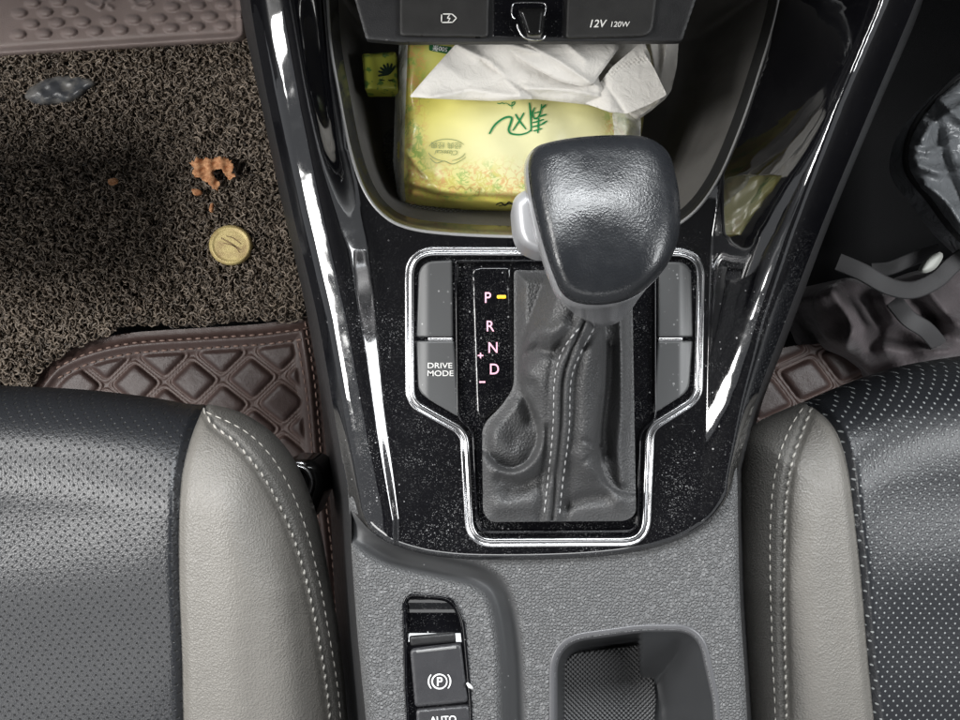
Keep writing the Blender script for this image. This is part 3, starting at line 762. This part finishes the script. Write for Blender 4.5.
# heel pad with oval studs
HP = rounded([(-70, -60), (244, -60), (247, 36), (238, 42), (5, 57), (-70, 64)], [3, 3, 8, 8, 8, 3], 3)
studs = []
for r_ in range(-3, 9):
    for c_ in range(-2, 12):
        x = 20 + c_ * 25.5 + (12.5 if r_ % 2 else 0) - r_ * .5; y = -8 + r_ * 10.8 / 1.0 * .98 - c_ * 1.1 + 0
        if 8 < x < 236 and y < 41 - (x / 236) * 10 and y > -30 and not (82 < x < 160 and y < 12): studs.append((x, y))
def zheel(U, V):
    z = -.370 - .010 * roll(seg_dist(U, V, HP, True), 6)
    dd = seg_dist(U, V, HP, True)
    z = z + .0025 * np.exp(-((dd - 5) / 2.5) ** 2) - .001 * np.exp(-((dd - 10) / 2) ** 2)
    for pth in ([(88, 2), (100, 8), (104, -4)], [(98, 6), (112, 0), (118, -8)], [(128, -6), (136, 4), (150, 0)], [(134, 6), (146, 8), (152, 4)], [(108, 6), (112, 8)]): z = z + .003 * np.exp(-(seg_dist(U, V, pth) / 1.8) ** 2)
    for x, y in studs:
        e = ((U - x) / 8.0) ** 2 + ((V - y) / 4.8) ** 2
        z = z + .0045 * np.sqrt(np.clip(1 - e, 0, 1))
    return z
hp = field('heel_pad', HP, zheel, HEEL, coil_root, step=1.6, skirt=.015)
# brass badge
cx, cy = 230.5, 245
disc = np.array([(cx + 21.5 * math.cos(a), cy + 20 * math.sin(a)) for a in np.linspace(0, 2 * math.pi, 60, endpoint=False)])
def zdisc(U, V):
    e = np.hypot((U - cx) / 21.5, (V - cy) / 20); return -.372 - .003 * np.clip((e - .93) / .07, 0, 1) ** 2 + .001 * np.exp(-((e - .86) / .05) ** 2)
bd = field('badge', disc, zdisc, BRASS, coil_root, step=1.2, skirt=.004)
strokes('emblem', [([(221, 238), (230, 243), (241, 250)], 1.6), ([(223, 243), (234, 246), (240, 253)], 1.3), ([(226, 236), (233, 238), (241, 244)], 1.2)], 1.5, zdisc, M('badge_etch', (.25, .17, .08), .5, .5).m, bd)
# hardened grey glue patch on the mat
gl = M('melted_patch', (.10, .10, .11), .38); gl.color(gl.mix(gl.rng(gl.noise(60, 4), .4, .7), (.06, .063, .07), (.30, .285, .26))); gl.bump(gl.noise(90, 3), .0015, .6)
GLP = spline([(24, 96), (34, 84), (50, 77), (70, 75), (90, 78), (97, 84), (86, 93), (76, 101), (58, 104), (38, 105)], 3, True)
field('melted_patch', GLP, lambda U, V: -.371 - .010 * roll(seg_dist(U, V, GLP, True), 10) + .0012 * np.sin(U * .3) * np.sin(V * .4) - .003 * np.exp(-((U - 68) / 14) ** 2 - ((V - 85) / 6) ** 2), gl.m, coil_root, step=2, skirt=.004)

# dried peel scrap
pe = M('dried_peel', (.42, .20, .11), .8); pe.color(pe.mix(pe.rng(pe.noise(220, 4), .35, .65), (.42, .17, .07), (.75, .40, .20))); pe.bump(pe.noise(300, 4), .0006, .7)
PEEL = np.array([(189, 163), (194, 161), (197, 157), (203, 160), (206, 157), (213, 159), (219, 156), (226, 157), (231, 161), (234, 167), (232, 172), (235, 176), (229, 180), (225, 175), (221, 170), (216, 169), (213, 173), (216, 179), (220, 184), (218, 191), (213, 188), (208, 183), (203, 181), (200, 177), (195, 177), (192, 172), (194, 168)], float)
PEEL = resample(PEEL, 1.5); PEEL = PEEL + rng.normal(0, .55, PEEL.shape)
tag(field('peel_scrap', PEEL, lambda U, V: -.3615 + .0025 * np.sin(U * .42 + V * .3) * np.sin(V * .35 - U * .1) - .001 * roll(seg_dist(U, V, PEEL, True), 2), pe.m, None, step=1.2, skirt=.0012, ro=False), 'ragged dried orange brown scrap above the brass badge on the coil mat', 'debris')
for lab, pts in (('small rust coloured crumb just below the ragged orange scrap', [(192, 189), (200, 190), (201, 194), (194, 195)]), ('tiny pinkish crumb on coil mat, left of the orange scrap', [(108, 180), (115, 178), (117, 182), (110, 185)]), ('slim rust coloured sliver just above the brass badge', [(211, 203), (213, 203), (212, 212), (209, 210)])):
    q = spline(pts, 1.2, True); tag(pad('crumb', q, -.366, 2, .001, pe.m, None, .003, 1.2), lab, 'debris', 'crumbs on the coil mat')

# seat height lever / bracket between seat and console
br = thing('seat_buckle', 'glossy black seat belt buckle end beside the driver seat bolster', 'seat buckle', P(312, 490, -.2))
BK = spline([(286, 462), (300, 459), (316, 461), (324, 472), (325, 488), (319, 505), (312, 520), (300, 520), (290, 490)], 3, True)
pad('shell', BK, -.16, 12, .012, BLACKM, br, .04, 2)
ringp = spline([(296, 466), (306, 470), (312, 482), (308, 494), (300, 500)], 2)
tube('metal_ring', PA(ringp[:, 0], ringp[:, 1], np.full(len(ringp), -.158)), .0022, CHROME, br)
pad('metal_tab', spline([(288, 463), (303, 462), (306, 468), (292, 470)], 2, True), -.157, 3, .001, CHROME, br, .003, 1.5)

# ------------------------------------------------------------------ tissue pack in the tray
tp = thing('tissue_pack', 'yellow green printed soft pack of tissues with white sheets pulled out, in the tray', 'tissue pack', P(520, 130, -.07))
PK = rounded([(402, 36), (646, 36), (644, 120), (630, 196), (560, 209), (500, 212), (450, 210), (401, 205), (396, 160), (397, 90)], [4, 4, 10, 14, 10, 10, 8, 6, 10, 10], 3)
def zpack(U, V):
    U = np.asarray(U, float); V = np.asarray(V, float)
    z = -.030 - .022 * roll(seg_dist(U, V, PK, True), 18)
    front = 184 + .04 * (U - 400) + 6 * np.exp(-((U - 480) / 60) ** 2)
    z = z - .018 * sm((V - front) / 24)
    z = z - .006 * ((U - 520) / 120) ** 2 + .002 * np.exp(-((V - front + 3) / 4) ** 2)
    z = z + .0012 * np.sin(U * .05 + V * .09) + .0009 * np.sin(U * .11 - V * .06) + .0016 * np.exp(-(seg_dist(U, V, [(403, 150), (440, 190), (500, 203)]) / 3) ** 2)
    z = z - .003 * np.exp(-(seg_dist(U, V, [(402, 186), (440, 196), (520, 199)]) / 3) ** 2)
    return z
def floral(U, V):
    f1 = sm((V - 150) / 30) * sm((205 - V) / 10) ; f2 = sm((432 - U) / 14) * (U > 403); f3 = sm((U - 598) / 14)
    return np.clip(np.maximum.reduce([f1 * .95, f2, f3 * .9]), 0, 1)
def yellowness(U, V):
    e = np.hypot((U - 545) / 150, (V - 150) / 75); return np.clip(sm((e - .25) / .9) + .8 * sm((V - 190) / 12), 0, 1)
def greenish(U, V): return sm((94 - V) / 6) * .8
pm = M('printed_wrapper', (.8, .8, .4), .28, coat=.25)
fl_, ye, gr = pm.attr('floral'), pm.attr('yellow'), pm.attr('green')
bc = pm.mix(ye, (.82, .79, .46), (.72, .65, .13)); bc = pm.mix(gr, bc, (.46, .46, .12))
w = pm.warp(140, .006)
vd, vq = pm.voro(150, 'DISTANCE_TO_EDGE', 1, co=w); ring = pm.rng(vd, .02, .07, 1, 0)
ns = pm.noise(260, 4, .6, dist=1.2); bl = pm.rng(pm.noise(110, 3, .6, dist=.8), .48, .56)
pat = pm.math('MULTIPLY', fl_, pm.math('MAXIMUM', pm.math('MULTIPLY', ring, .8), pm.rng(ns, .50, .58)), True)
vc, _ = pm.voro(90, 'F1', 1, co=w); colr = pm.mix(bl, (.72, .36, .14), (.62, .55, .10)); colr = pm.mix(pm.rng(pm.noise(70, 2), .52, .6), colr, (.22, .42, .08))
pm.color(pm.mix(pm.math('MULTIPLY', pat, .72), bc, colr)); pm.bump(pm.noise(50, 4), .0015, .5)
wrap = field('wrapper', PK, zpack, pm.m, tp, step=2.2, skirt=.03, attrs={'floral': floral, 'yellow': yellowness, 'green': greenish})
GREEN = M('green_ink', (.01, .22, .07), .45).m; GOLD = M('olive_ink', (.32, .36, .16), .5).m; DKG = M('dark_green_ink', (.01, .10, .03), .5).m; BLK = M('black_ink', (.03, .03, .02), .5).m; TAN = M('tan_ink', (.55, .38, .12), .5).m
# the two big brush characters, upside down
def c3_(*p): return [(240 + x / 3., y / 3.) for x, y in p]
strokes('characters', [
    (c3_((748, 402), (762, 378), (782, 360), (802, 351), (815, 354), (811, 372), (806, 388), (812, 400), (838, 404), (862, 398), (872, 390)), 2.1),
    (c3_((826, 342), (838, 362), (858, 388)), 1.9), (c3_((852, 338), (838, 362), (818, 392)), 1.7),
    (c3_((868, 308), (872, 350), (873, 394)), 1.9),
    (c3_((884, 322), (878, 340), (884, 356), (896, 350), (903, 330), (905, 312)), 1.7), (c3_((882, 340), (892, 337), (902, 334)), 1.2),
    (c3_((878, 368), (894, 364), (912, 358)), 1.5), (c3_((874, 381), (892, 377), (914, 370)), 1.5), (c3_((880, 393), (892, 390), (906, 385)), 1.5),
    (c3_((896, 354), (895, 378), (893, 400)), 1.6), (c3_((903, 326), (911, 320), (918, 313)), 1.8), (c3_((900, 350), (909, 346), (920, 343)), 1.8), (c3_((906, 371), (914, 367), (922, 362)), 1.6)], 2, zpack, GREEN, wrap, .0006)
strokes('script_line', [([(497, 103), (499.5, 103.8), (502, 102.8), (504, 103.8), (506, 103), (508, 104)], .8), ([(508, 104), (511, 106), (514, 104.5), (515, 102), (512, 103), (512, 109)], 1.0)], 1., zpack, GREEN, wrap, .0005)
EMB = [([(447 + 19 * math.cos(a), 150 + 11 * math.sin(a)) for a in np.linspace(a0_, a1_, 14)], .8) for a0_, a1_ in ((-2.8, -.5), (.3, 1.3), (1.8, 2.9))]
strokes('emblem', EMB + [([(430, 158), (436, 163), (444, 161), (452, 164), (460, 161), (466, 157)], .8)], .8, zpack, GOLD, wrap, .0005)
text('lettering', 'Classical', 446, 152.5, 0, 4.6, GOLD, wrap, rot=182, zfn=zpack, shear=.3, thick=.0005)
text('lettering', '经典 经典', 446, 145.5, 0, 5, GOLD, wrap, rot=181, zfn=zpack, thick=.0005, sx=1.0)
strokes('script_line', [([(448, 189), (453, 186), (457, 190), (461, 186), (466, 190), (470, 187), (475, 191)], 1.0), ([(476, 192), (480, 188), (478, 196), (474, 194)], 1.)], 1., zpack, TAN, wrap, .0005)
strokes('script_line', [([(496, 205), (501, 202.5), (505, 205.5), (509, 202), (513, 205), (517, 202)], 1.3), ([(499, 206), (508, 204), (518, 203)], 1.)], 1., zpack, BLK, wrap, .0005)
bn = field('banner', rounded([(429, 44), (452, 47), (450, 54.5), (429, 50.5)], 1.5, 1.5), lambda U, V: zpack(U, V) + .0004, DKG, wrap, step=1.5)
text('lettering', '500张', 440, 48.8, 0, 4.2, WHITE, wrap, rot=189, zfn=zpack, thick=.0008, bold=.01)
# clear film edge
fm = M('clear_film', (.80, .82, .80), .15, ior=1.4); fm.b.inputs['Alpha'].default_value = .6; fm.bump(fm.noise(120, 4), .003, 1)
FILM = rounded([(399, 42), (408, 40), (405, 120), (404, 180), (406, 203), (398, 200), (393, 162), (395, 100)], 3, 2)
field('clear_film', FILM, lambda U, V: zpack(np.clip(U, 404, 900), V) + .003 - .020 * sm((404 - U) / 10) + .001 * np.sin(V * .2), fm.m, tp, step=2)
FILM2 = rounded([(612, 112), (636, 104), (641, 118), (640, 160), (634, 190), (620, 196)], 4, 2)
field('clear_film', FILM2, lambda U, V: -.026 - .008 * sm((U - 625) / 15) + .0015 * np.sin(V * .25 + U * .1), fm.m, tp, step=2)
# tissue sheets
TS = M('tissue_paper', (.68, .655, .61), .9); TS.bump(TS.noise(130, 5, .6, dist=.5), .002, .6); TS.bump(TS.noise(1800, 2), .0001, .6)
TS.b.inputs['Subsurface Weight'].default_value = 0; TS = TS.m
def creases(lines, seed):
    r = np.random.default_rng(seed); L = [(r.uniform(-1, 1), r.uniform(-1, 1), r.uniform(0, 6.28), r.uniform(.03, .09)) for _ in range(7)]
    def f(U, V):
        z = 0
        for a, b, p, k in L: 
            n_ = math.hypot(a, b); z = z + .0016 * np.abs(((U * a + V * b) / n_ * k / 3 + p) % 2 - 1)
        for path, w_, h in lines: z = z + h * np.exp(-seg_dist(U, V, path) / w_)
        return z
    return lambda U, V: 1.5 * f(U, V)
c1 = creases([([(455, 44), (490, 62), (520, 92)], 5, .004), ([(482, 60), (525, 92), (540, 104)], 4, -.003), ([(500, 42), (560, 58), (600, 88)], 7, .006), ([(528, 88), (570, 90), (600, 96)], 5, .0035), ([(560, 42), (610, 62)], 6, -.005), ([(430, 98), (470, 90), (530, 98)], 4, .002)], 3)
T1 = rounded([(409, 97), (427, 76), (452, 48), (462, 38), (474, 41), (482, 34), (640, 32), (652, 60), (640, 100), (614, 114), (590, 105), (562, 102), (534, 99), (492, 101), (440, 99)], [3, 8, 6, 3, 3, 3, 4, 8, 8, 6, 8, 8, 8, 8, 6], 2.5)
field('tissue_sheet', T1, lambda U, V: -.0235 + c1(U, V) - .001 * roll(seg_dist(U, V, T1, True), 3) - .004 * sm((V - 96) / 12) + .0015 * np.sin(U * .09) * sm((V - 80) / 20), TS, tp, step=2)
c2 = creases([([(600, 76), (625, 113)], 3, -.002)], 5)
T2 = rounded([(639, 44), (654, 68), (667, 95), (648, 105), (626, 114), (604, 110), (584, 103), (598, 85), (612, 67)], 3, 2)
T4 = rounded([(500, 34), (600, 34), (622, 44), (606, 66), (590, 88), (560, 82), (530, 66), (508, 50)], [3, 3, 8, 6, 10, 8, 8, 6], 2.5)
c4 = creases([([(520, 40), (560, 62), (592, 84)], 4, .004), ([(560, 38), (585, 60)], 4, .003)], 15)
field('tissue_sheet', T4, lambda U, V: -.0125 + c4(U, V) * .7 - .004 * sm((60 - V) / 30) - .002 * roll(seg_dist(U, V, T4, True), 4), TS, tp, step=2)
emb2 = [(612, 66), (620, 62), (628, 60), (638, 58), (645, 57)]
field('tissue_sheet', T2, lambda U, V: -.012 + c2(U, V) * .5 + .0012 * np.exp(-(seg_dist(U, V, [(610, 75), (620, 66), (634, 62), (648, 58)]) / 3.5) ** 2) * np.sin(U * 1.3) * np.sin(V * 1.5) - .008 * sm((612 - U) / 28), TS, tp, step=1.5)
c3 = creases([([(650, 40), (660, 100)], 4, .006), ([(668, 40), (655, 110)], 4, .005)], 9)
T3 = rounded([(636, 34), (679, 34), (677, 66), (671, 92), (655, 105), (640, 116), (628, 112)], 4, 2.5)
field('tissue_sheet', T3, lambda U, V: -.034 + c3(U, V), TS, tp, step=2, skirt=.01)

# small sachet
sa = M('sachet_print', (.30, .34, .05), .35); _n = sa.rng(sa.noise(160, 3, .6), .55, .6); sa.color(sa.mix(_n, (.40, .42, .06), (.10, .20, .04))); sa = sa.m
SQ = rounded([(362, 54), (396, 52), (398, 90), (365, 90)], 2, 2)
zsa = lambda U, V: -.042 - .003 * roll(seg_dist(U, V, SQ, True), 5) + .0007 * np.sin(U * .3)
sc = thing('sachet', 'small olive green sachet with dark leaf print left of the tissue pack', 'sachet', P(380, 72, -.05))
field('wrapper', SQ, zsa, sa, sc, step=1.6, skirt=.012)
strokes('leaf_print', [([(389, 74), (389 + 11 * math.cos(a), 74 + 11 * math.sin(a))], 2.6) for a in np.linspace(-3.3, -.9, 7)] + [([(380, 80), (385, 80.5)], 1.2), ([(388, 80.3), (393, 80.6)], 1.2)], 2, zsa, M('leaf_ink', (.01, .025, .015), .4).m, sc)

# plug tab in the middle socket
tb = thing('usb_plug', 'black plug tab with a thin bent wire clip in the middle socket', 'plug', P(530, 20, .015))
pad('tab', rounded([(517, 8), (546, 7), (543, 36), (527, 37)], 5, 2), .022, 7, .004, BLACKM, tb, .008, 1.5)
wp = spline([(544, 16), (546, 6), (543, 3), (530, 2.5), (515, 3), (512, 7), (512, 15), (515, 19)], 1.5)
tube('wire_clip', PA(wp[:, 0], wp[:, 1], np.full(len(wp), .020)), .00045, CHROME, tb)
wp = spline([(517, 24), (519, 30), (523, 36), (530, 39), (542, 39), (545, 35)], 1.5)
tube('wire_clip', PA(wp[:, 0], wp[:, 1], np.full(len(wp), .023)), .0007, CHROME, tb)

# white lint crumb by the brake switch
tag(tube('lint', PA([467, 469.5, 472.5], [683, 686, 688.5], [zb + .002, zb + .003, zb + .002]), [.0006, .0011, .0007], WHITE, None), 'white fleck of lint on the edge of the parking brake switch', 'lint')

# ------------------------------------------------------------------ passenger footwell
bag = thing('fabric_bag', 'crumpled black fabric bag with wide straps lying in the dark footwell', 'bag', P(900, 310, -.36))
BG = spline([(812, 300), (828, 284), (850, 278), (880, 286), (920, 276), (960, 262), (1040, 250), (1040, 400), (900, 392), (850, 356), (822, 336)], 4, True)
def cb(U, V):
    z = .022 * bell(U, V, [(835, 292), (852, 325), (846, 345)], 9) + .024 * bell(U, V, [(880, 296), (905, 325), (945, 352)], 13) + .022 * bell(U, V, [(930, 286), (955, 320), (1000, 340)], 12)
    z = z + .014 * bell(U, V, [(862, 346), (905, 352), (960, 352)], 8) - .020 * bell(U, V, [(868, 300), (878, 325), (872, 345)], 8) - .016 * bell(U, V, [(915, 300), (935, 320), (928, 340)], 7)
    return z + .004 * np.sin(U * .13 + V * .07) * np.sin(V * .16 - U * .04)
field('bag_body', BG, lambda U, V: -.345 + cb(U, V) * .8 + .012 * np.sin(U * .06) * np.sin(V * .08 + .4) - .03 * roll(seg_dist(U, V, BG, True), 20), FABRIC, bag, step=2.5, skirt=.08)
def ribbon(name, path, w, z, mat, parent, lip=.0005):
    p = spline(path, 3); q = p[:, :2]; t = np.gradient(q, axis=0); nr = np.stack([-t[:, 1], t[:, 0]], 1); nr /= np.linalg.norm(nr, axis=1)[:, None]
    zz = p[:, 2]; sec = [(-1, 0), (-.8, lip), (0, lip * 1.3), (.8, lip), (1, 0), (.9, -lip), (0, -lip), (-.9, -lip)]
    R_ = [PA(*(q + nr * w * o_).T, zz + h) for o_, h in sec]; return rings(name, R_ + [R_[0]], mat, parent) if False else _rib(name, R_, mat, parent)
def _rib(name, R_, mat, parent):
    n_ = len(R_[0]); v = np.vstack(R_); f_ = []
    for i in range(len(R_)):
        k_ = (i + 1) % len(R_)
        for j in range(n_ - 1): f_.append([i * n_ + j, i * n_ + j + 1, k_ * n_ + j + 1, k_ * n_ + j])
    return mesh_obj(name, v, f_, mat, parent)
ribbon('strap', [(838, 262, -.31), (862, 272, -.30), (888, 286, -.295), (912, 290, -.29), (936, 280, -.285), (956, 262, -.28), (990, 240, -.28)], 9, 0, STRAP, bag)
ribbon('strap', [(872, 270, -.315), (890, 268, -.31), (915, 258, -.31), (940, 250, -.31)], 7, 0, STRAP, bag)
ribbon('strap', [(893, 300, -.31), (908, 318, -.298), (926, 330, -.302), (940, 346, -.325)], 9, 0, STRAP, bag)
pad('metal_clasp', spline([(920, 270), (928, 258), (940, 252), (943, 257), (936, 268), (926, 273)], 2, True), -.27, 5, .004, M('clasp', (.5, .51, .47), .5, .1).m, bag, .003, 1.5)
po = thing('clear_pouch', 'grey wrinkled clear plastic pouch with black piping at the far right edge', 'pouch', P(950, 160, -.25))
PO = spline([(1010, 60), (966, 74), (940, 96), (918, 122), (908, 148), (910, 172), (930, 198), (958, 234), (1010, 280)], 3)
POp = np.vstack([PO, [(1060, 260), (1060, 80)]])
def cp(U, V):
    z = 0
    for k_, (p_, w_, h_) in enumerate([([(922, 140), (940, 118), (975, 100)], 5, .010), ([(918, 165), (940, 172), (970, 168)], 5, .010), ([(935, 120), (944, 160), (960, 200)], 6, -.008), ([(925, 185), (945, 200), (962, 226)], 5, .009), ([(940, 100), (962, 120), (990, 130)], 5, .008), ([(915, 150), (930, 152), (950, 142)], 4, .006)]): z = z + h_ * bell(U, V, p_, w_)
    return z
pmt = M('pouch_plastic', (.2, .21, .22), .25); pmt.bump(pmt.noise(40, 4, .6, dist=.6), .008, .8)
field('pouch_body', POp, lambda U, V: -.25 + cp(U, V) - .012 * roll(seg_dist(U, V, PO), 12), pmt.m, po, step=2.5, skirt=.03)
tube('piping', PA(PO[:, 0], PO[:, 1], np.full(len(PO), -.262)), .0042, BLACKP, po)

# ------------------------------------------------------------------ camera, light
cam = bpy.data.cameras.new('camera'); co = bpy.data.objects.new('camera', cam); COL.objects.link(co)
co.location = (0, 0, CZ); cam.sensor_width = 36; cam.lens = F / 960 * 36; cam.clip_start = .01; cam.clip_end = 50; S.camera = co
w = bpy.data.worlds.new('World'); S.world = w; w.use_nodes = True
w.node_tree.nodes['Background'].inputs[0].default_value = (.93, .96, 1, 1); w.node_tree.nodes['Background'].inputs[1].default_value = .42
def area(name, loc, target, sx, sy, power, col=(1, 1, 1)):
    l = bpy.data.lights.new(name, 'AREA'); l.shape = 'RECTANGLE'; l.size = sx; l.size_y = sy; l.energy = power; l.color = col
    o = bpy.data.objects.new(name, l); COL.objects.link(o); o.location = loc
    o.rotation_euler = (Vector(target) - Vector(loc)).to_track_quat('-Z', 'Y').to_euler(); return o
area('windscreen_light', (0, 1.15, 1.0), (0, .05, 0), 1.3, .30, 40, (.95, .98, 1))
area('front_left_window_light', (-1.0, .62, .72), (-.1, .1, -.1), .5, .34, 12.5, (1, .99, .97))
area('left_window_light', (-1.0, -.08, .72), (-.1, 0, -.1), .42, .34, 12.5, (1, .99, .97))
area('left_rear_window_light', (-1.05, -.85, .75), (0, 0, -.1), .5, .4, 3.5, (1, .99, .97))
area('right_window_light', (1.0, .1, .75), (0, 0, 0), .7, .34, 12, (.97, .99, 1))
area('rear_window_light', (0, -1.5, 1.0), (0, 0, -.1), 1.2, .4, 5)
# the unseen rest of the cabin, blocking light, and a slab added for shade
def block(name, label, cat, lo, hi, mat):
    x0, y0, z0 = lo; x1, y1, z1 = hi; v = []
    n = 12; b = .04
    loop = []
    for cx_, cy_, a_ in ((x1 - b, y1 - b, 0), (x0 + b, y1 - b, 1), (x0 + b, y0 + b, 2), (x1 - b, y0 + b, 3)):
        for k_ in range(6):
            t_ = (a_ + k_ / 5) * math.pi / 2; loop.append((cx_ + b * math.cos(t_), cy_ + b * math.sin(t_)))
    L = np.array(loop); c_ = L.mean(0); R_ = []
    for zz, sc_ in ((z0, .96), (z0 + .01, 1), (z1 - .03, 1), (z1, .94)): R_.append(np.column_stack([(L - c_) * sc_ + c_, np.full(len(L), zz)]))
    return tag(rings(name, R_, mat, None, True), label, cat)
block('headliner', 'dark cloth headliner over the cabin, above everything shown', 'headliner', (-.8, -1.2, .95), (.8, .72, 1.0), M('headliner_cloth', (.05, .05, .05), .9).m)
block('dashboard', 'dark dashboard body above the sockets, beyond the top of the tray', 'dashboard', (-.85, .27, -.10), (.85, .75, .22), BLACKP)
block('door_trim', 'dark door trim on the passenger side of the cabin', 'car door', (.74, -1.0, -.45), (.82, .9, .06), BLACKP)
block('shade_slab', 'unseen black slab added beyond the coil mat edge to shade the mat', 'light blocker', (-.72, .045, -.22), (-.425, .20, -.185), BLACKP)  # unseen slab added out of frame to cast shade on the coil mat
S.view_settings.view_transform = 'Standard'; S.view_settings.look = 'None'; S.view_settings.gamma = 1; S.view_settings.exposure = 0
S.cycles.use_denoising = True
S.cycles.max_bounces = 6
